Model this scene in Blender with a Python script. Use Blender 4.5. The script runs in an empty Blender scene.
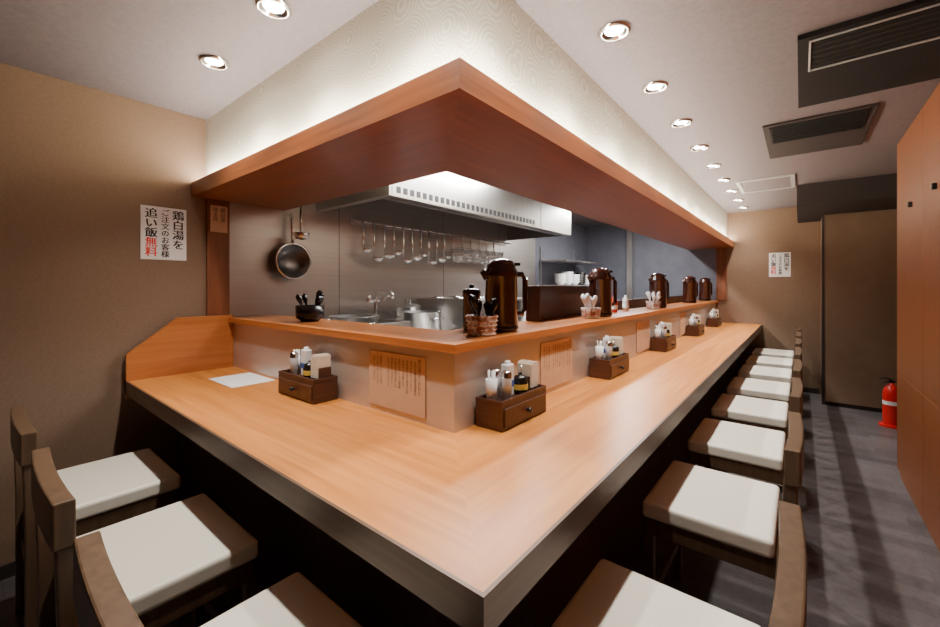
import bpy, bmesh, math, random
from mathutils import Matrix, Vector
random.seed(4)
SC = bpy.context.scene
COL = SC.collection

# ------------------------------------------------------------------ materials
def newmat(name):
    m = bpy.data.materials.new(name); m.use_nodes = True
    nt = m.node_tree; b = nt.nodes["Principled BSDF"]
    return m, nt, b
def plain(name, c, rough=0.5, metal=0.0, coat=0.0, spec=None):
    m, nt, b = newmat(name)
    b.inputs["Base Color"].default_value = (*c, 1)
    b.inputs["Roughness"].default_value = rough
    b.inputs["Metallic"].default_value = metal
    if coat: b.inputs["Coat Weight"].default_value = coat
    if spec is not None: b.inputs["Specular IOR Level"].default_value = spec
    return m
def noisy(name, c1, c2, scale=(5,5,5), rough=0.5, metal=0.0, bump=0.0, detail=6, lo=0.3, hi=0.7, nscale=1.0, rvar=0.0, dist=0.0):
    m, nt, b = newmat(name)
    tc = nt.nodes.new("ShaderNodeTexCoord"); mp = nt.nodes.new("ShaderNodeMapping")
    mp.inputs["Scale"].default_value = scale
    nz = nt.nodes.new("ShaderNodeTexNoise"); nz.inputs["Scale"].default_value = nscale
    nz.inputs["Detail"].default_value = detail; nz.inputs["Distortion"].default_value = dist
    cr = nt.nodes.new("ShaderNodeValToRGB")
    cr.color_ramp.elements[0].position = lo; cr.color_ramp.elements[1].position = hi
    cr.color_ramp.elements[0].color = (*c1,1); cr.color_ramp.elements[1].color = (*c2,1)
    L = nt.links.new
    L(tc.outputs["Object"], mp.inputs["Vector"]); L(mp.outputs["Vector"], nz.inputs["Vector"])
    L(nz.outputs["Fac"], cr.inputs["Fac"]); L(cr.outputs["Color"], b.inputs["Base Color"])
    b.inputs["Roughness"].default_value = rough; b.inputs["Metallic"].default_value = metal
    if rvar:
        mr = nt.nodes.new("ShaderNodeMapRange")
        mr.inputs["To Min"].default_value = rough - rvar; mr.inputs["To Max"].default_value = rough + rvar
        L(nz.outputs["Fac"], mr.inputs["Value"]); L(mr.outputs["Result"], b.inputs["Roughness"])
    if bump:
        bp = nt.nodes.new("ShaderNodeBump"); bp.inputs["Strength"].default_value = bump
        bp.inputs["Distance"].default_value = 0.003
        L(nz.outputs["Fac"], bp.inputs["Height"]); L(bp.outputs["Normal"], b.inputs["Normal"])
    return m
def wood(name, c1, c2, axis, rough=0.35, fine=60, coat=0.0, lo=.3, hi=.7):
    s = [fine]*3; s[axis] = fine/22.0
    m = noisy(name, c1, c2, tuple(s), rough=rough, detail=6, lo=lo, hi=hi, rvar=0.05, dist=0.5)
    if coat: m.node_tree.nodes["Principled BSDF"].inputs["Coat Weight"].default_value = coat
    return m
def emis(name, c, s):
    m, nt, b = newmat(name)
    b.inputs["Base Color"].default_value = (*c,1)
    b.inputs["Emission Color"].default_value = (*c,1); b.inputs["Emission Strength"].default_value = s
    return m

CW1, CW2 = (0.49,0.172,0.033), (0.655,0.257,0.058)
M_counterX = wood("counter_wood_x", CW1, CW2, 0, 0.36, 45)
M_counterY = wood("counter_wood_y", CW1, CW2, 1, 0.36, 45)
SW1, SW2 = (0.17,0.049,0.014), (0.28,0.088,0.027)
M_softX = wood("soffit_wood_x", SW1, SW2, 0, 0.4, 40)
M_softY = wood("soffit_wood_y", SW1, SW2, 1, 0.4, 40)
M_pillar = wood("pillar_wood", (0.14,0.042,0.015), (0.23,0.075,0.027), 2, 0.45, 40)
M_ledge = wood("ledge_wood", (0.36,0.112,0.026), (0.49,0.17,0.045), 0, 0.3, 50)
M_ledgeY = wood("ledge_wood_y", (0.36,0.112,0.026), (0.49,0.17,0.045), 1, 0.3, 50)
M_cab = wood("cabinet_wood", (0.18,0.055,0.017), (0.28,0.09,0.028), 2, 0.42, 40)
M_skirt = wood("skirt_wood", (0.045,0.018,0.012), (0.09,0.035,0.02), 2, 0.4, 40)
M_edge = noisy("edge_strip", (0.115,0.066,0.042), (0.16,0.095,0.062), (3,3,60), rough=0.4, metal=0.25)
M_chair = wood("chair_wood", (0.075,0.042,0.023), (0.125,0.074,0.042), 2, 0.4, 50)
M_cush = plain("cushion_vinyl", (0.80,0.765,0.67), 0.45)
M_wall = noisy("wall_taupe", (0.19,0.120,0.076), (0.225,0.143,0.092), (90,90,90), rough=0.8, bump=0.1)
M_slate = noisy("wall_slate", (0.11,0.115,0.145), (0.135,0.14,0.175), (8,8,8), rough=0.6)
M_ceil = noisy("ceiling_paper", (0.135,0.112,0.120), (0.163,0.136,0.145), (60,60,60), rough=0.85, bump=0.1)
M_steel = noisy("steel_brushed", (0.43,0.395,0.37), (0.47,0.435,0.41), (1,1,60), rough=0.4, metal=0.9, detail=2)
M_steelh = noisy("steel_hood", (0.56,0.54,0.52), (0.62,0.60,0.58), (1,30,1), rough=0.3, metal=1.0, detail=2)
M_face = noisy("face_panel_steel", (0.57,0.49,0.44), (0.60,0.515,0.465), (1,1,50), rough=0.36, metal=0.5, detail=2)
M_chrome = plain("chrome", (0.88,0.88,0.89), 0.14, 1.0)
M_util = plain("utensil_steel", (0.95,0.94,0.93), 0.22, 1.0)
M_iron = plain("dark_iron", (0.05,0.05,0.055), 0.35, 0.8)
M_pan = plain("pan_steel", (0.16,0.15,0.15), 0.3, 0.9)
M_black = plain("black_lacquer", (0.012,0.010,0.010), 0.25)
M_dkbrown = plain("pitcher_brown", (0.05,0.015,0.010), 0.2, 0, 0.4)
M_boxw = wood("box_wood", (0.05,0.018,0.010), (0.09,0.034,0.019), 1, 0.4, 50)
M_divider = plain("divider_brown", (0.06,0.028,0.02), 0.4)
M_white = plain("white_paper", (0.85,0.85,0.85), 0.7)
M_nap = plain("napkin_paper", (0.75,0.66,0.55), 0.8)
M_plast = plain("white_plastic", (0.78,0.78,0.80), 0.35)
M_clear = plain("frosted_plastic", (0.55,0.57,0.60), 0.2, 0, 0.5)
M_kraft = noisy("kraft_paper", (0.57,0.36,0.23), (0.62,0.395,0.255), (20,20,20), rough=0.8)
M_ink = plain("ink_black", (0.01,0.01,0.01), 0.7)
M_inkb = plain("ink_brown", (0.07,0.035,0.02), 0.7)
M_red = plain("ink_red", (0.80,0.02,0.01), 0.6)
M_exred = plain("extinguisher_red", (0.65,0.02,0.02), 0.3)
M_blue = plain("label_blue", (0.05,0.12,0.45), 0.5)
M_yel = plain("label_yellow", (0.75,0.50,0.08), 0.5)
M_basket = noisy("basket_weave", (0.40,0.17,0.12), (0.80,0.72,0.65), (60,60,60), rough=0.7, lo=.45, hi=.55)
M_darkm = plain("dark_panel", (0.011,0.009,0.010), 0.8, spec=0.2)
M_vent = plain("vent_panel", (0.040,0.031,0.031), 0.8, spec=0.2)
M_dark2 = plain("dark_grille", (0.006,0.006,0.007), 0.8, spec=0.2)
M_silv = plain("silver_frame", (0.55,0.55,0.56), 0.4, 0.3)
M_base = plain("baseboard_dark", (0.03,0.022,0.02), 0.5)
M_door = noisy("door_brown", (0.17,0.105,0.065), (0.19,0.12,0.075), (10,10,10), rough=0.6)
M_bulb = emis("lamp_glow", (1,0.96,0.90), 60)
M_led = emis("led_strip_glow", (1,0.93,0.78), 125)
M_tube = emis("fill_tube_glow", (0.93,0.96,1.0), 10)

def wallpaper():
    m, nt, b = newmat("wallpaper_cream"); L = nt.links.new; N = nt.nodes.new
    tc = N("ShaderNodeTexCoord"); vo = N("ShaderNodeTexVoronoi"); vo.inputs["Scale"].default_value = 7
    vo.inputs["Randomness"].default_value = 0.5
    mu = N("ShaderNodeMath"); mu.operation = 'MULTIPLY'; mu.inputs[1].default_value = 75
    si = N("ShaderNodeMath"); si.operation = 'SINE'
    cr = N("ShaderNodeValToRGB")
    cr.color_ramp.elements[0].color = (0.65,0.60,0.47,1); cr.color_ramp.elements[1].color = (0.79,0.745,0.62,1)
    cr.color_ramp.elements[0].position = 0.2; cr.color_ramp.elements[1].position = 0.7
    L(tc.outputs["Object"], vo.inputs["Vector"]); L(vo.outputs["Distance"], mu.inputs[0])
    L(mu.outputs[0], si.inputs[0]); L(si.outputs[0], cr.inputs["Fac"]); L(cr.outputs["Color"], b.inputs["Base Color"])
    b.inputs["Roughness"].default_value = 0.7
    return m
M_paper = wallpaper()
def floormat():
    m, nt, b = newmat("floor_slate_shadow_bands"); L = nt.links.new; N = nt.nodes.new
    tc = N("ShaderNodeTexCoord"); br = N("ShaderNodeTexBrick")
    br.inputs["Scale"].default_value = 1.0; br.inputs["Brick Width"].default_value = 0.45; br.inputs["Row Height"].default_value = 0.09  # narrow rows paint chair-back shadow stripes into the slate colour
    br.offset = 0.5; br.inputs["Mortar Size"].default_value = 0.0012
    br.inputs["Color1"].default_value = (0.08,0.071,0.075,1); br.inputs["Color2"].default_value = (0.145,0.13,0.137,1)
    br.inputs["Mortar"].default_value = (0.06,0.054,0.057,1)
    nz = N("ShaderNodeTexNoise"); nz.inputs["Scale"].default_value = 40; nz.inputs["Detail"].default_value = 9
    mx = N("ShaderNodeMix"); mx.data_type = 'RGBA'; mx.blend_type = 'MULTIPLY'; mx.inputs[0].default_value = 0.5
    L(tc.outputs["Object"], br.inputs["Vector"]); L(tc.outputs["Object"], nz.inputs["Vector"])
    cr = N("ShaderNodeValToRGB"); cr.color_ramp.elements[0].color=(0.55,0.55,0.55,1); cr.color_ramp.elements[0].position=0.35; cr.color_ramp.elements[1].position=0.65
    L(nz.outputs["Fac"], cr.inputs["Fac"])
    L(br.outputs["Color"], mx.inputs[6]); L(cr.outputs["Color"], mx.inputs[7]); L(mx.outputs[2], b.inputs["Base Color"])
    b.inputs["Roughness"].default_value = 0.38
    return m
M_floor = floormat()

# ------------------------------------------------------------------ mesh builder
class MB:
    def __init__(s): s.bm = bmesh.new(); s.mats = []; s.M = Matrix.Identity(4)
    def mi(s, m):
        if m not in s.mats: s.mats.append(m)
        return s.mats.index(m)
    def v(s, p): return s.bm.verts.new(s.M @ Vector(p))
    def f(s, vs, m, smooth=False):
        try: fc = s.bm.faces.new(vs)
        except ValueError: return
        fc.material_index = s.mi(m); fc.smooth = smooth
    def box(s, x0,x1,y0,y1,z0,z1, m):
        V = [s.v((x,y,z)) for z in (z0,z1) for y in (y0,y1) for x in (x0,x1)]
        for q in ((0,2,3,1),(4,5,7,6),(0,1,5,4),(2,6,7,3),(0,4,6,2),(1,3,7,5)): s.f([V[i] for i in q], m)
    def rbox(s, x0,x1,y0,y1,z0,z1, m, r=0.01, seg=3, smooth=True):
        t = bmesh.new(); bmesh.ops.create_cube(t, size=1)
        for v in t.verts: v.co = Vector(((x0+x1)/2+v.co.x*(x1-x0),(y0+y1)/2+v.co.y*(y1-y0),(z0+z1)/2+v.co.z*(z1-z0)))
        bmesh.ops.bevel(t, geom=t.edges[:], offset=r, segments=seg, affect='EDGES', profile=0.5)
        mp = {v: s.v(v.co) for v in t.verts}
        for fc in t.faces: s.f([mp[v] for v in fc.verts], m, smooth)
        t.free()
    def prism(s, poly, z0, z1, m, mtop=None):
        a = [s.v((x,y,z0)) for x,y in poly]; b = [s.v((x,y,z1)) for x,y in poly]
        n = len(poly)
        s.f(a[::-1], m); s.f(b, mtop or m)
        for i in range(n): s.f([a[i],a[(i+1)%n],b[(i+1)%n],b[i]], m)
    def lathe(s, prof, m, c=(0,0,0), seg=24, smooth=True):
        rings = []
        for r,z in prof:
            if r < 1e-6: rings.append([s.v((c[0],c[1],c[2]+z))])
            else: rings.append([s.v((c[0]+r*math.cos(2*math.pi*i/seg), c[1]+r*math.sin(2*math.pi*i/seg), c[2]+z)) for i in range(seg)])
        for a,b in zip(rings, rings[1:]):
            for i in range(seg):
                j=(i+1)%seg
                if len(a)==1 and len(b)==1: continue
                if len(a)==1: s.f([a[0],b[i],b[j]], m, smooth)
                elif len(b)==1: s.f([a[i],a[j],b[0]], m, smooth)
                else: s.f([a[i],a[j],b[j],b[i]], m, smooth)
    def cyl(s, c, r, h, m, seg=24, r2=None):
        r2 = r if r2 is None else r2
        s.lathe([(0,0),(r,0)], m, c, seg, False); s.lathe([(r,0),(r2,h)], m, c, seg); s.lathe([(r2,h),(0,h)], m, c, seg, False)
    def tube(s, pts, r, m, seg=8):
        pts = [Vector(p) for p in pts]; rings = []
        rr = r if isinstance(r,(list,tuple)) else [r]*len(pts)
        for i,p in enumerate(pts):
            t = (pts[min(i+1,len(pts)-1)] - pts[max(i-1,0)]).normalized()
            up = Vector((0,0,1)) if abs(t.z)<0.9 else Vector((1,0,0))
            a = t.cross(up).normalized(); b = t.cross(a).normalized()
            rings.append([s.v(p + a*rr[i]*math.cos(2*math.pi*k/seg) + b*rr[i]*math.sin(2*math.pi*k/seg)) for k in range(seg)])
        for A,B in zip(rings, rings[1:]):
            for k in range(seg): s.f([A[k],A[(k+1)%seg],B[(k+1)%seg],B[k]], m, True)
        s.f(rings[0][::-1], m); s.f(rings[-1], m)
    def text(s, body, size, o, ux, vx, m, space=1.0, weight=0.0):
        cu = bpy.data.curves.new("t","FONT"); cu.body = body; cu.size = size; cu.align_x='CENTER'; cu.space_line = space
        cu.resolution_u = 2; cu.offset = weight
        ob = bpy.data.objects.new("t", cu); COL.objects.link(ob)
        dg = bpy.context.evaluated_depsgraph_get(); dg.update()
        me = bpy.data.meshes.new_from_object(ob.evaluated_get(dg))
        o=Vector(o); ux=Vector(ux); vx=Vector(vx)
        vs=[s.v(o+ux*v.co.x+vx*v.co.y) for v in me.vertices]
        for p in me.polygons: s.f([vs[i] for i in p.vertices], m)
        bpy.data.objects.remove(ob); bpy.data.meshes.remove(me)
    def obj(s, name, loc=(0,0,0), rz=0, bevel=0, recalc=True):
        if recalc: bmesh.ops.recalc_face_normals(s.bm, faces=s.bm.faces)
        me = bpy.data.meshes.new(name); s.bm.to_mesh(me); s.bm.free()
        for m in s.mats: me.materials.append(m)
        ob = bpy.data.objects.new(name, me); COL.objects.link(ob)
        ob.location = loc; ob.rotation_euler[2] = rz
        if bevel:
            b = ob.modifiers.new("bevel","BEVEL"); b.width = bevel; b.segments = 2; b.limit_method='ANGLE'; b.angle_limit = math.radians(50)
        return ob
def dup(ob, loc, rz=0):
    o = ob.copy(); COL.objects.link(o); o.location = loc; o.rotation_euler[2] = rz
    return o

# ------------------------------------------------------------------ room constants
XL, YF, ZC = -2.69, 6.34, 2.24
XI, YI = XL+.002, YF-.002
YB, XR = -1.25, 1.15
b=MB(); b.box(XL-.1,XR+.1,YB-.1,YF+.1,-.1,0,M_floor); b.obj("floor")
b=MB(); b.box(XL-.1,XR+.1,YB-.1,YF+.1,ZC,ZC+.1,M_ceil); b.obj("ceiling")
b=MB(); b.box(XL-.1,XL,YB,.87,0,ZC,M_wall); b.box(XL-.1,XL,.87,4.66,0,ZC,M_steel); b.box(XL-.1,XL,4.66,YF,0,ZC,M_slate)
for y in (1.75,2.9,3.85): b.box(XL,XL+.001,y,y+.004,.9,ZC,M_iron)
b.obj("wall_left")
b=MB(); b.box(XL-.1,-.88,YF,YF+.1,0,ZC,M_slate); b.box(-.88,XR+.1,YF,YF+.1,0,ZC,M_wall); b.obj("wall_far")
b=MB(); b.box(XL-.1,XR+.1,YB-.1,YB,0,ZC,M_wall); b.obj("wall_back")
b=MB(); b.box(XR,XR+.1,YB,YF,0,ZC,M_wall); b.obj("wall_right")
b=MB(); b.box(XL,XL+.012,YB,.70,0,.06,M_base); b.obj("baseboard_left")
b=MB(); b.box(-.55,.17,YF-.012,YF,0,.06,M_base); b.obj("baseboard_far")
b=MB(); b.box(XL+.012,XR,YB,YB+.012,0,.06,M_base); b.obj("baseboard_back")

b=MB(); b.box(.18,XR,5.8,YF,0,2.04,M_door); b.box(.175,.195,5.79,5.80,0,2.04,M_base)
b.box(.195,XR,5.79,5.80,0,.04,M_base)
b.obj("wall_closet")
b=MB(); b.box(.205,.98,5.772,5.794,.045,2.02,M_door); b.rbox(.89,.905,5.755,5.773,.95,1.1,M_iron,.004); b.obj("door_1")
b=MB(); b.box(-.03,XR,5.0,YF,2.04,ZC,M_vent); b.obj("ceiling_duct_box")

# ------------------------------------------------------------------ cabinet wall on the right
b=MB()
b.box(.515,XR-.002,YB+.02,3.92,0,ZC-.001,M_cab)
ys=[3.92,3.17,2.62,1.87,1.32,.57,.02,-.73,-1.22]
for y1,y0 in zip(ys,ys[1:]):
    for z0,z1 in ((.06,.70),(.70,ZC-.02)):
        b.rbox(.50,.516,y0+.002,y1-.002,z0+.002,z1-.002,M_cab,.002,1,False)
for y in (2.89,3.445,2.1,1.5):
    b.rbox(.482,.50,y-.010,y+.010,1.73,1.762,M_iron,.004)
b.obj("storage_cabinet")

# ------------------------------------------------------------------ soffit + wallpaper bulkhead
b=MB()
b.prism([(XL,.875),(-.755,.875),(-.755,YF),(-1.2,YF),(-1.2,1.315),(XL,1.315)],1.861,ZC,M_paper)
bulk=b.obj("ceiling_bulkhead")
b=MB()
b.prism([(XI,.795),(-.68,.795),(-1.22,1.335),(XI,1.335)],1.78,1.86,M_softX)
b.prism([(-.68,.795),(-.68,YI),(-1.22,YI),(-1.22,1.335)],1.78,1.86,M_softY)
so=b.obj("wood_soffit"); so.parent=bulk
b=MB()
b.box(XL+.02,-.72,.835,.862,1.861,1.868,M_led); b.box(-.742,-.715,.862,YF-.02,1.861,1.868,M_led); b.obj("led_strip_light")

b=MB(); b.box(XL,XL+.02,.87,.99,.79,1.78,M_pillar); b.obj("trim_1",bevel=.002)
b=MB(); b.box(-.88,-.76,YF-.02,YF,1.09,1.78,M_pillar); b.obj("trim_2",bevel=.002)

# ------------------------------------------------------------------ counter
b=MB()
b.prism([(XI,.508),(-.387,.508),(-.879,1.0),(XI,1.0)],.762,.79,M_counterX)
b.prism([(-.387,.508),(-.387,YI),(-.879,YI),(-.879,1.0)],.762,.79,M_counterY)
b.prism([(XI,.5),(-.379,.5),(-.379,YI),(-.387,YI),(-.387,.508),(XI,.508)],.722,.7905,M_edge)
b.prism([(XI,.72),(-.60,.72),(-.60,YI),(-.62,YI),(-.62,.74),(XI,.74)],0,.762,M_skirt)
b.M = Matrix(((0,0,1,0),(1,0,0,0),(0,1,0,0),(0,0,0,1)))
b.prism([(.50,.70),(.999,.70),(.999,1.10),(.72,1.10),(.50,.925)],XI+.02,XI+.048,M_ledgeY)
b.M = Matrix.Identity(4)
counter=b.obj("dining_counter")
b=MB()
b.prism([(XI,1.0),(-.879,1.0),(-.879,YI),(-.94,YI),(-.94,1.06),(XI,1.06)],0,1.057,M_face)
b.prism([(XI,.97),(-.85,.97),(-1.15,1.27),(XI,1.27)],1.057,1.085,M_ledge)
b.prism([(-.85,.97),(-.85,YI),(-1.15,YI),(-1.15,1.27)],1.057,1.085,M_ledgeY)
le=b.obj("serving_ledge"); le.parent=counter

# ------------------------------------------------------------------ menu sheets & signs
JP = ["鶏白湯のこだわり","当店の鶏白湯は国産の","鶏がらをじっくりと","長時間かけて炊き上げ","旨味をひき出した","濃厚なスープに特製","の麺を合わせました","野菜もたっぷりと","お召し上がり下さい","","最後のひとくちまで","どうぞごゆっくりと","お楽しみください"]
def vert(s): return "\n".join(s)
def menu(o, ux, n, name, w=.31, h=.21):
    b=MB(); ux=Vector(ux); o=Vector(o); n=Vector(n)
    vz=Vector((0,0,1)); 
    c=[o, o+ux*w, o+ux*w+vz*h, o+vz*h]
    A=[b.v(p) for p in c]; B=[b.v(p+n*.002) for p in c]
    b.f(A[::-1],M_kraft); b.f(B,M_kraft)
    for i in range(4): b.f([A[i],A[(i+1)%4],B[(i+1)%4],B[i]],M_kraft)
    for k,t in enumerate(JP):
        if t: b.text(vert(t), .0125 if k else .0165, o+n*.0026+ux*(w-.028-k*.021)+vz*(h-(.028 if k else .022)), ux, vz, M_inkb, .98,0)
    b.obj(name,recalc=False)
menu((-1.32,.998,.812),(1,0,0),(0,-1,0),"menu_sheet")
menu((-.877,1.565,.812),(0,1,0),(1,0,0),"menu_sheet")
menu((-.877,2.90,.812),(0,1,0),(1,0,0),"menu_sheet")
menu((-.877,4.2,.812),(0,1,0),(1,0,0),"menu_sheet")
def sign(o, ux, n, name, w=.205, h=.285):
    b=MB(); ux=Vector(ux); o=Vector(o); n=Vector(n); vz=Vector((0,0,1))
    c=[o, o+ux*w, o+ux*w+vz*h, o+vz*h]
    A=[b.v(p) for p in c]; B=[b.v(p+n*.002) for p in c]
    b.f(A[::-1],M_white); b.f(B,M_white)
    for i in range(4): b.f([A[i],A[(i+1)%4],B[(i+1)%4],B[i]],M_white)
    t=o+n*.003
    def col(s,size,cx,top,step,m,bold):
        for k,ch in enumerate(s):
            for dx,dz,dn in ((0,0,0),(bold,0,.0001),(-bold,0,.0002)):
                b.text(ch,size,t+n*dn+ux*(cx+dx)+vz*(top-size*.86-k*step+dz),ux,vz,m)
    col("鶏白湯を",.056,w*.81,h-.010,.054,M_ink,.0016)
    col("ご注文のお客様",.038,w*.52,h-.010,.0375,M_ink,.0009)
    col("追い飯",.056,w*.22,h-.010,.0515,M_ink,.0016)
    col("無料",.056,w*.22,h-.010-3*.0515,.0515,M_red,.0012)
    b.obj(name,recalc=False)
sign((XL+.001,.567,1.415),(0,1,0),(1,0,0),"wall_notice")
sign((-.31,YF-.001,1.39),(1,0,0),(0,-1,0),"wall_notice",.215,.30)
b=MB(); b.box(XL+.021,XL+.026,.885,.975,1.59,1.745,M_kraft)
b.text(vert("鶏白湯"),.03,(XL+.027,.95,1.71),(0,1,0),(0,0,1),M_ink,.95); b.text(vert("味玉丼"),.03,(XL+.027,.91,1.71),(0,1,0),(0,0,1),M_ink,.95)
b.obj("wooden_menu_plaque",recalc=False)
b=MB(); b.box(-2.38,-2.08,.78,.985,.7905,.7925,M_white); b.obj("paper_placemat")

# ------------------------------------------------------------------ chairs
def chair():
    b=MB(); w=.225
    b.rbox(-w,w,-.185,.19,.458,.515,M_cush,.014,4,False)
    b.box(-w+.01,w-.01,-.19,.18,.40,.458,M_chair)
    for sx in (-1,1):
        x0,x1=sorted((sx*(w),sx*(w-.030)))
        P=[(-.235,0),(-.192,0),(-.192,.45),(-.212,.79),(-.243,.79),(-.235,.45)]
        a=[b.v((x0,y,z)) for y,z in P]; c=[b.v((x1,y,z)) for y,z in P]
        b.f(a,M_chair); b.f(c[::-1],M_chair)
        for i in range(6): b.f([a[i],a[(i+1)%6],c[(i+1)%6],c[i]],M_chair)
        b.box(x0,x1,.150,.183,0,.40,M_chair)
        b.box(x0+.006,x1-.006,-.195,.155,.20,.235,M_chair)
    b.box(-w+.03,w-.03,.158,.176,.15,.185,M_chair)
    b.box(-w+.03,w-.03,-.222,-.204,.26,.295,M_chair)
    n=10; W=w+.008
    outer=[]; inner=[]
    for i in range(n+1):
        x=-W+2*W*i/n; y=-.208-.008*(1-(x/W)**2)
        inner.append((x,y)); outer.append((x,y-.038))
    b.prism(inner+outer[::-1],.695,.80,M_chair)
    return b.obj("dining_chair",bevel=.004)
ch=chair()
ch.location=(-1.48,.358,0)
dup(ch,(-2.155,.348,0)); dup(ch,(-.82,.368,0))
for y in (.895,1.72,2.46,3.15,3.84,4.53,5.22,5.91):
    dup(ch,(-.246,y,0),math.pi/2)

# ------------------------------------------------------------------ downlights
ENERGY=54
def lampdata():
    l=bpy.data.lights.new("downlight_lamp","SPOT"); l.energy=ENERGY; l.color=(1,.925,.82); l.spot_size=math.radians(106); l.spot_blend=.85; l.shadow_soft_size=.022
    return l
def downlight(x,y):
    o=dup(DL,(x,y,ZC))
    lo=bpy.data.objects.new("downlight_lamp",lampdata()); COL.objects.link(lo); lo.parent=o; lo.location=(0,0,-.03)
b=MB()
b.lathe([(.060,0),(.060,-.006),(.052,-.012),(.044,-.012),(.038,-.004),(.034,-.002)],M_chrome,seg=32)
b.lathe([(.034,-.002),(0,-.002)],M_bulb,seg=32)
DL=b.obj("ceiling_downlight",(-1.959,.665,ZC),recalc=True)
lo=bpy.data.objects.new("downlight_lamp",lampdata()); COL.objects.link(lo); lo.parent=DL; lo.location=(0,0,-.03)
for x in (-1.416,-.873): downlight(x,.665)
for k in range(-1,9): downlight(-.548,1.54+.554*k)

b=MB()
b.box(-.01,.50,2.02,2.79,ZC-.02,ZC,M_darkm); b.box(.035,.48,2.07,2.32,ZC-.022,ZC-.02,M_dark2)
for q in ((.025,.49,2.05,2.056),(.025,.49,2.324,2.332),(.025,.032,2.056,2.324),(.483,.49,2.056,2.324)): b.box(q[0],q[1],q[2],q[3],ZC-.026,ZC-.02,M_silv)
for i in range(5): b.box(.035,.48,2.10+i*.045,2.106+i*.045,ZC-.025,ZC-.022,M_vent)
b.obj("ceiling_air_conditioner",bevel=.002)
b=MB()
b.box(-.18,.32,3.02,3.80,ZC-.012,ZC,M_vent)
b.box(-.15,.29,3.05,3.40,ZC-.016,ZC-.012,M_dark2)
for i in range(8): b.box(-.14,.28,3.08+i*.04,3.09+i*.04,ZC-.020,ZC-.016,M_darkm)
b.obj("ceiling_vent",bevel=.002)
b=MB()
for q in ((-.47,-.04,4.48,4.51),(-.47,-.04,5.02,5.05),(-.47,-.44,4.51,5.02),(-.07,-.04,4.51,5.02)): b.box(*q,ZC-.01,ZC,M_silv)
b.box(-.44,-.07,4.51,5.02,ZC-.005,ZC,M_ceil)
b.obj("ceiling_access_hatch")

# ------------------------------------------------------------------ fire extinguisher
b=MB()
b.cyl((0,0,0),.085,.02,M_exred,24)
b.lathe([(0,.02),(.055,.02),(.06,.04),(.06,.30),(.052,.34),(.03,.37),(.02,.375),(.02,.395),(0,.395)],M_exred)
b.lathe([(.0605,.20),(.0605,.235)],M_white)
b.box(-.015,.015,-.010,.010,.395,.42,M_iron); b.tube([(0,0,.42),(-.04,0,.44),(-.08,0,.435)],.007,M_iron)
b.tube([(0,0,.41),(-.04,0,.40),(-.07,0,.395)],.006,M_iron)
b.tube([(.015,0,.41),(.055,0,.40),(.078,0,.33),(.078,0,.2),(.074,0,.12)],.007,M_iron)
b.obj("fire_extinguisher",(.64,5.28,0),.4)

# ------------------------------------------------------------------ condiment boxes
def make_cbox():
    b=MB(); L=.15
    b.box(-L,L,-.055,.055,0,.085,M_boxw)
    b.box(-L,L,-.055,-.047,.085,.10,M_boxw); b.box(-L,L,.047,.055,.085,.10,M_boxw)
    b.box(-L,-L+.008,-.047,.047,.085,.10,M_boxw); b.box(L-.008,L,-.047,.047,.085,.10,M_boxw)
    b.rbox(-L+.012,L-.012,-.061,-.054,.012,.074,M_boxw,.002,1,False)
    b.M=Matrix.Translation((0,-.061,.043)) @ Matrix.Rotation(math.pi/2,4,'X')
    b.lathe([(.006,0),(.006,.008),(.011,.012),(.009,.018),(0,.02)],M_iron,seg=16)
    b.M=Matrix.Identity(4)
    return b.obj("condiment_box",bevel=.0015)
def make_shaker():
    b=MB(); b.lathe([(0,0),(.017,0),(.018,.075),(.016,.08)],M_clear,seg=20)
    b.lathe([(.018,.078),(.018,.095),(.012,.102),(0,.103)],M_chrome,seg=20); return b.obj("salt_shaker")
def make_jar():
    b=MB(); b.lathe([(0,0),(.024,0),(.028,.012),(.028,.042),(.023,.052)],M_black,seg=24); b.lathe([(.0285,.016),(.0285,.036)],M_yel,seg=24)
    b.lathe([(.026,.052),(.027,.056),(.018,.064),(.006,.067),(.008,.074),(0,.077)],M_black,seg=24); b.tube([(.008,0,.06),(.014,.004,.098)],.0025,M_chrome); return b.obj("seasoning_jar")
def make_bottle():
    b=MB(); b.rbox(-.021,.021,-.016,.016,0,.115,M_plast,.005,2,False); b.rbox(-.0215,.0215,-.0165,.0165,.03,.06,M_blue,.004,1,False)
    b.lathe([(.011,.115),(.011,.125),(0,.127)],M_plast,seg=16); return b.obj("seasoning_pack")
def make_napkin():
    b=MB(); b.box(-.030,.030,-.028,.028,0,.012,M_boxw); b.box(-.030,-.026,-.028,.028,.012,.055,M_boxw); b.box(.026,.030,-.028,.028,.012,.055,M_boxw)
    for i in range(8):
        x=-.021+i*.006; b.box(x-.0024,x+.0024,-.034,.03,.013,.10+.004*(i%3),M_nap)
    return b.obj("napkin_holder")
def make_cup():
    b=MB(); b.lathe([(0,0),(.018,0),(.021,.075),(.019,.075),(.016,.004),(0,.004)],M_plast,seg=20)
    for a in range(5): b.tube([(.006*math.cos(a*1.3),.006*math.sin(a*1.3),.006),(.012*math.cos(a*1.3),.012*math.sin(a*1.3),.105)],.0022,M_white,6)
    return b.obj("toothpick_cup")
protos={}
def place(kind,maker,loc,rz):
    if kind not in protos:
        protos[kind]=maker(); protos[kind].location=loc; protos[kind].rotation_euler[2]=rz
    else: dup(protos[kind],loc,rz)
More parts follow.
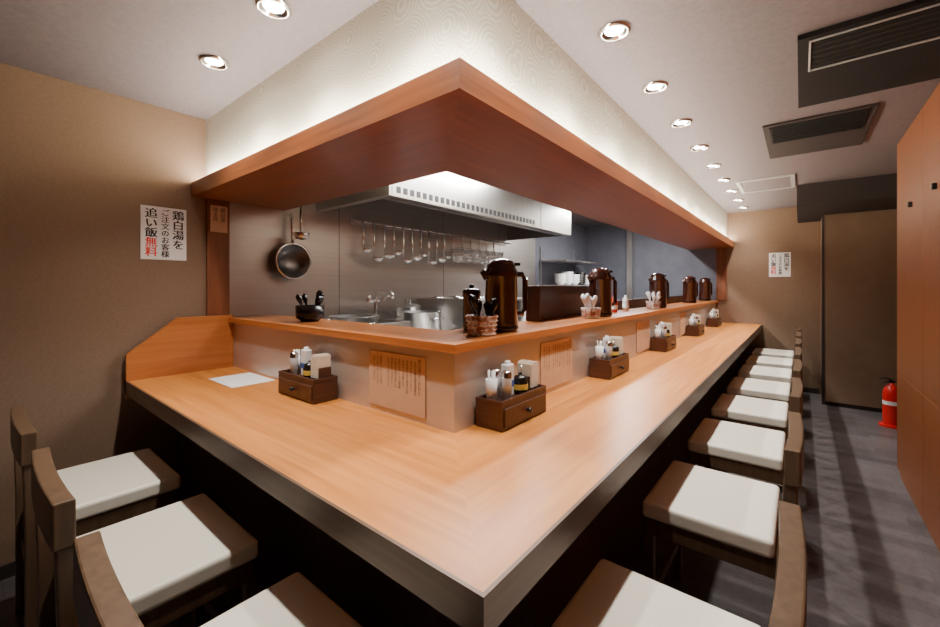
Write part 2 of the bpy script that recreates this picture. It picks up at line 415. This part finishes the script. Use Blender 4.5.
def cset(cx,cy,rz):
    zt=.7905
    place("box",make_cbox,(cx,cy,zt),rz)
    def P(lx,ly,kind,mk,r=0):
        x=cx+lx*math.cos(rz)-ly*math.sin(rz); y=cy+lx*math.sin(rz)+ly*math.cos(rz)
        place(kind,mk,(x,y,zt+.0855),rz+r)
    P(-.115,.012,"cup",make_cup); P(-.072,-.022,"shaker",make_shaker); P(-.072,.025,"shaker",make_shaker)
    P(-.022,.008,"bottle",make_bottle); P(.038,-.008,"jar",make_jar); P(.106,.004,"napkin",make_napkin)
for y in (1.25,2.22,3.35,4.55,5.70): cset(-.815,y,math.pi/2)
cset(-1.68,.935,0)

# ------------------------------------------------------------------ ledge items
ZL=1.0855
def make_pitcher():
    b=MB()
    b.lathe([(0,0),(.066,0),(.070,.01),(.066,.22),(.070,.225),(.070,.245),(.060,.262),(.060,.272),(.050,.290),(.02,.300),(0,.302)],M_dkbrown,seg=32)
    b.lathe([(.0715,.012),(.0715,.024)],M_black,seg=32)
    b.tube([(0,.060,.235),(0,.095,.235),(0,.108,.215),(0,.108,.09),(0,.095,.07),(0,.060,.07)],.012,M_dkbrown,10)
    b.tube([(0,-.06,.225),(0,-.085,.25)],[.022,.012],M_dkbrown,10)
    b.box(-.014,.014,.03,.080,.272,.284,M_black)
    return b.obj("water_pitcher")
for y,x in ((1.40,-.97),(2.48,-.97),(3.79,-.97),(5.10,-.97),(6.05,-.97)): place("pitcher",make_pitcher,(x,y,ZL),-.6)
b=MB(); b.lathe([(0,0),(.035,0),(.038,.01),(.038,.14),(.040,.142),(.040,.165),(.03,.175),(0,.177)],M_dkbrown,seg=28); b.lathe([(.008,.175),(.012,.19),(0,.195)],M_black,seg=16)
b.obj("tea_canister",(-1.105,1.37,ZL))
def spoon(b,base,tip,m):
    base=Vector(base); tip=Vector(tip); d=(tip-base)
    b.tube([base,base+d*.55,base+d*.75,base+d*.9,tip],[.004,.005,.013,.015,.006],m,8)
def make_basket(body,sp,name,r=.055,h=.075,n=9,seed=1):
    b=MB(); rnd=random.Random(seed)
    b.lathe([(0,0),(r*.85,0),(r,h),(r*.93,h),(r*.8,.006),(0,.006)],body,seg=28)
    for i in range(5): b.tube([( (r*.87+ r*.13*i/4)*math.cos(a*math.pi/14)*1.015,(r*.87+r*.13*i/4)*math.sin(a*math.pi/14)*1.015,.006+i*(h-.01)/4) for a in range(29)],.003,body,6)
    for k in range(n):
        a=rnd.random()*6.28; q=r*.55*rnd.random()
        a2=a+rnd.uniform(-.5,.5)
        spoon(b,(q*math.cos(a),q*math.sin(a),.015),((r*.9)*math.cos(a2),(r*.9)*math.sin(a2),h+rnd.uniform(.05,.085)),sp)
    return b.obj(name)
make_basket(M_basket,M_black,"spoon_basket",r=.06).location=(-.945,1.235,ZL)
make_basket(M_basket,M_plast,"spoon_basket",seed=3,h=.06).location=(-.955,2.30,ZL)
make_basket(M_basket,M_plast,"spoon_basket",seed=5,h=.06).location=(-.955,3.6,ZL)
b=MB(); r=.072
b.lathe([(0,0),(.045,0),(.05,.008),(.07,.02),(r,.085),(r-.005,.085),(.062,.022),(0,.014)],M_black,seg=32)
rnd=random.Random(8)
for k in range(9):
    a=rnd.random()*6.28; spoon(b,(.02*math.cos(a),.02*math.sin(a),.02),(.062*math.cos(a+.3),.062*math.sin(a+.3),.125+rnd.random()*.04),M_black)
b.obj("chopstick_bowl",(-2.02,1.14,ZL))
b=MB(); b.rbox(-1.145,-1.12,1.88,2.66,ZL,1.275,M_divider,.004,2,False); b.rbox(-1.12,-1.06,1.88,1.90,ZL,1.275,M_divider,.004,2,False); b.obj("ledge_screen")
b=MB(); b.rbox(-1.145,-1.12,2.75,6.2,ZL,1.16,M_divider,.004,2,False); b.obj("ledge_screen")
for i,(y,m) in enumerate(((2.66,M_exred),(2.74,M_yel),(2.83,M_plast),(2.95,M_exred),(3.2,M_plast),(4.3,M_plast))):
    b=MB(); b.lathe([(0,0),(.022,0),(.024,.07),(.022,.09),(.01,.105),(.01,.118),(0,.119)],m,seg=20); b.lathe([(.0245,.02),(.0245,.05)],M_white,seg=20)
    b.obj("spice_bottle",(-1.05,y,ZL))

# ------------------------------------------------------------------ kitchen
b=MB(); x0,x1,y0,y1=XL+.003,-1.88,1.56,4.0; zb=1.81
b.box(x1-.012,x1,y0,y1,zb,ZC-.001,M_steelh); b.box(x0,x1-.012,y0,y0+.012,zb,ZC-.001,M_steelh); b.box(x0,x1-.012,y1-.012,y1,zb,ZC-.001,M_steelh)
b.box(x1-.05,x1-.012,y0+.012,y1-.012,zb,zb+.012,M_steelh)
b.box(x0,x1-.05,y0+.012,y0+.05,zb,zb+.012,M_steelh)
A=[b.v((x1-.10,y0+.05,zb+.03)),b.v((x1-.10,y1-.05,zb+.03)),b.v((x1-.42,y1-.05,zb+.30)),b.v((x1-.42,y0+.05,zb+.30))]
b.f(A,M_steelh)
nn=40
for i in range(nn):
    y=y0+.06+(y1-y0-.14)*i/nn
    b.tube([(x1-.11,y,zb+.028),(x1-.41,y,zb+.28)],.012,M_iron if i%2 else M_chrome,6)
b.box(x1-.14,x1-.09,y0+.05,y1-.05,zb+.005,zb+.03,M_steelh)
b.box(x1,x1+.004,y0+.02,y0+1.75,zb+.008,zb+.072,M_steelh)
for i in range(30): b.box(x1+.004,x1+.006,y0+.05+i*.055,y0+.085+i*.055,zb+.020,zb+.060,M_iron)
b.box(x1,x1+.002,y0+1.80,y0+1.805,zb,ZC-.002,M_iron)
b.obj("range_hood",recalc=True)
b=MB(); b.tube([(XL+.05,1.85,1.77),(XL+.05,4.0,1.77)],.007,M_util)
b.box(XL+.003,XL+.008,1.85,4.0,1.75,1.79,M_steelh)
for y in (1.9,2.85,3.95): b.tube([(XL+.005,y,1.77),(XL+.05,y,1.77)],.006,M_util)
b.obj("utensil_rail")
def ladle(r,L,loc):
    b=MB(); 
    b.tube([(-.014,0,.008),(-.008,0,.024),(.004,0,.022),(.012,0,0),(.014,0,-L*.5),(.012,0,-L)],[.004,.004,.007,.012,.010,.008],M_util,8)
    prof=[(r*math.cos(t),-L-r*.85*math.sin(t)) for t in [i*math.pi/2/7 for i in range(8)]]; prof[-1]=(0,prof[-1][1])
    prof=prof+[(0,prof[-1][1]+.003)]+[(p[0]*.95,p[1]+.003) for p in prof[::-1][1:]]
    b.lathe(prof,M_util,(r+.010,0,0),20)
    return b.obj("ladle",loc)
for i in range(10):
    ladle(.042+.007*(i%3),.20+.03*((i*2)%3),(XL+.053,1.92+i*.102,1.757))
def strainer(loc):
    b=MB(); L=.12; r=.058
    b.tube([(-.014,0,.008),(-.008,0,.024),(.004,0,.022),(.010,0,0),(.010,0,-L)],.007,M_util)
    for k in range(6):
        rr=r*(1-.05*k); b.tube([(r+.01+rr*math.cos(a*math.pi/10),rr*math.sin(a*math.pi/10),-L-k*.025) for a in range(21)],.0045,M_util,6)
    for a in range(24):
        c,s=math.cos(a*math.pi/12),math.sin(a*math.pi/12)
        b.tube([(r+.01+r*c,r*s,-L),(r+.01+r*.75*c,r*.75*s,-L-.128)],.0035,M_util,5)
    b.lathe([(r*.75,-L-.128),(0,-L-.14)],M_steelh,(r+.01,0,0),20)
    return b.obj("noodle_strainer",loc)
for i in range(6): strainer((XL+.053,2.97+i*.135,1.757))
b=MB(); b.M=Matrix.Translation((XL+.055,1.36,1.44)) @ Matrix.Rotation(math.pi/2,4,'Y')
b.lathe([(0,-.03),(.085,-.03),(.118,.02),(.114,.02),(.082,-.024),(0,-.024)],M_pan,seg=36)
b.lathe([(.117,.018),(.123,.018),(.123,.025),(.113,.024)],M_chrome,seg=36)
b.M=Matrix.Identity(4)
b.tube([(XL+.06,1.36,1.555),(XL+.05,1.36,1.66),(XL+.045,1.36,1.73)],[.010,.010,.006],M_util)
b.tube([(XL+.045,1.36+.012*math.cos(a*math.pi/6),1.742+.014*math.sin(a*math.pi/6)) for a in range(13)],.003,M_util,6)
b.tube([(XL+.002,1.36,1.75),(XL+.06,1.36,1.75)],.004,M_util)
b.obj("hanging_skillet")
b=MB(); b.tube([(XL+.002,1.38,1.80),(XL+.135,1.38,1.80)],.004,M_util)
b.tube([(XL+.13,1.38,1.80),(XL+.13,1.38,1.70),(XL+.13,1.38,1.62)],[.006,.010,.008],M_util)
b.lathe([(0,0),(.038,.008),(.054,.045),(.052,.046),(.036,.011),(0,.004)],M_util,(XL+.145,1.38,1.575),20)
b.obj("hanging_skimmer")
b=MB()
b.box(XL+.003,-1.95,1.30,4.6,.82,.86,M_steelh)
b.box(XL+.003,XL+.02,1.30,4.6,.86,1.0,M_steelh)
b.box(XL+.03,-1.99,1.32,4.58,.08,.82,M_steel)
for y in (1.34,2.9,4.56):
    for x in (XL+.06,-2.02): b.cyl((x,y,0),.02,.08,M_chrome,12)
b.obj("kitchen_worktable",bevel=.003)
b=MB(); b.lathe([(.02,0),(.02,.02),(.012,.03)],M_chrome,seg=16)
b.tube([(0,0,0),(0,0,.32),(.02,0,.355),(.06,0,.37),(.18,0,.37),(.20,0,.35),(.20,0,.32)],.013,M_util,12)
b.tube([(0,-.07,.30),(0,.07,.30)],.012,M_util,12)
for s in (-1,1): b.cyl((0,s*.07,.295),.02,.025,M_util,12); b.tube([(0,s*.07,.32),(.05,s*.09,.335)],.006,M_util)
b.obj("kitchen_faucet",(-2.55,1.98,.861))
def pot(r,h,loc,lid=False,name="stock_pot"):
    b=MB(); b.lathe([(0,0),(r-.01,0),(r,.012),(r,h),(r+.010,h+.005),(r-.006,h+.005),(r-.008,.01),(0,.008)],M_steelh,seg=40)
    for s in (-1,1): b.tube([(s*r,-.05,h*.8),(s*(r+.04),-.045,h*.82),(s*(r+.04),.045,h*.82),(s*r,.05,h*.8)],.007,M_chrome)
    if lid: b.lathe([(r+.006,h+.006),(r*.9,h+.02),(0,h+.035)],M_steelh,seg=40); b.tube([(-.03,0,h+.03),(-.03,0,h+.06),(.03,0,h+.06),(.03,0,h+.03)],.006,M_chrome)
    return b.obj(name,loc)
b=MB(); 
b.box(-2.60,-2.02,1.36,1.38,.861,1.04,M_steelh); b.box(-2.60,-2.02,1.84,1.86,.861,1.04,M_steelh); b.box(-2.60,-2.58,1.38,1.84,.861,1.04,M_steelh); b.box(-2.04,-2.02,1.38,1.84,.861,1.04,M_steelh); b.box(-2.58,-2.04,1.38,1.84,.861,.87,M_steel)
b.obj("sink_basin",bevel=.003)
pot(.15,.20,(-2.30,1.61,.871))
pot(.15,.22,(-2.18,2.10,.861)); pot(.10,.24,(-2.50,2.27,.861),True)
b=MB(); b.rbox(-2.62,-2.05,2.48,2.98,.861,1.17,M_steelh,.01,2,False)
for x in (-2.48,-2.2):
    for y in (2.6,2.85): b.lathe([(.10,1.172),(.10,1.18),(.085,1.18),(.085,1.17)],M_chrome,(x,y,0),24); b.lathe([(.085,1.173),(0,1.173)],M_iron,(x,y,0),24)
b.tube([(-2.05,2.55,1.12),(-2.01,2.55,1.12),(-2.01,2.9,1.12),(-2.05,2.9,1.12)],.008,M_chrome); b.obj("noodle_boiler")
pot(.18,.26,(-2.38,3.3,.861),True); pot(.16,.26,(-2.38,3.9,.861),True)
b=MB(); b.box(-1.55,-.96,2.0,6.2,.80,.84,M_steelh); b.box(-1.53,-.98,2.02,6.18,.06,.80,M_steel)
for y in (2.1,4.1,6.1):
    for x in (-1.5,-1.0): b.cyl((x,y,0),.02,.06,M_chrome,12)
b.obj("prep_table",bevel=.003)
pot(.14,.14,(-1.28,2.35,.841),name="steel_bowl")
b=MB(); b.box(XL+.003,-2.30,4.75,5.9,1.27,1.29,M_steelh); b.box(XL+.003,-2.30,4.75,5.9,1.60,1.615,M_steelh)
for y in (4.78,5.87): b.box(XL+.003,XL+.02,y-.01,y+.01,1.1,1.8,M_steelh); b.box(XL+.02,-2.32,y-.008,y+.008,1.24,1.27,M_steelh)
b.obj("wall_shelf")
for i in range(5):
    y=4.9+i*.21
    b=MB()
    for k in range(4+i%2): b.lathe([(0,0),(.035,0),(.04,.006),(.085,.055),(.082,.055),(.035,.01),(0,.008)],M_black if i==3 else M_plast,(0,0,k*.03),24)
    b.obj("bowl_stack",(-2.45,y,1.2905))
b=MB(); b.box(-2.03,-1.95,YF-.12,YF,0,ZC,M_steelh); b.obj("trim_3")
for (x,y,L) in ((-1.55,2.3,1.1),(-1.6,4.9,1.1)):  # unseen tubes behind the bulkhead, added to brighten the kitchen
    b=MB(); b.rbox(-.07,.07,-L/2,L/2,-.04,0,M_plast,.01,2,False); b.tube([(0,-L/2+.04,-.055),(0,L/2-.04,-.055)],.015,M_tube,12)
    o=b.obj("kitchen_fill_fixture",(x,y,ZC))
    l=bpy.data.lights.new("kitchen_fill_lamp","AREA"); l.shape='RECTANGLE'; l.size=.1; l.size_y=L; l.energy=56; l.color=(1,.975,.95)
    lo=bpy.data.objects.new("kitchen_fill_lamp",l); COL.objects.link(lo); lo.parent=o; lo.location=(0,0,-.075)

# ------------------------------------------------------------------ world + camera
w=bpy.data.worlds.new("World"); SC.world=w; w.use_nodes=True
w.node_tree.nodes["Background"].inputs[0].default_value=(.5,.5,.55,1); w.node_tree.nodes["Background"].inputs[1].default_value=.3
cam=bpy.data.cameras.new("camera"); co=bpy.data.objects.new("camera",cam); COL.objects.link(co)
cam.sensor_width=36; cam.lens=407/940*36; cam.shift_y=-27/940; cam.clip_start=.01
co.location=(0,0,1.27); co.rotation_euler=(math.pi/2,0,math.radians(39.1))
SC.camera=co
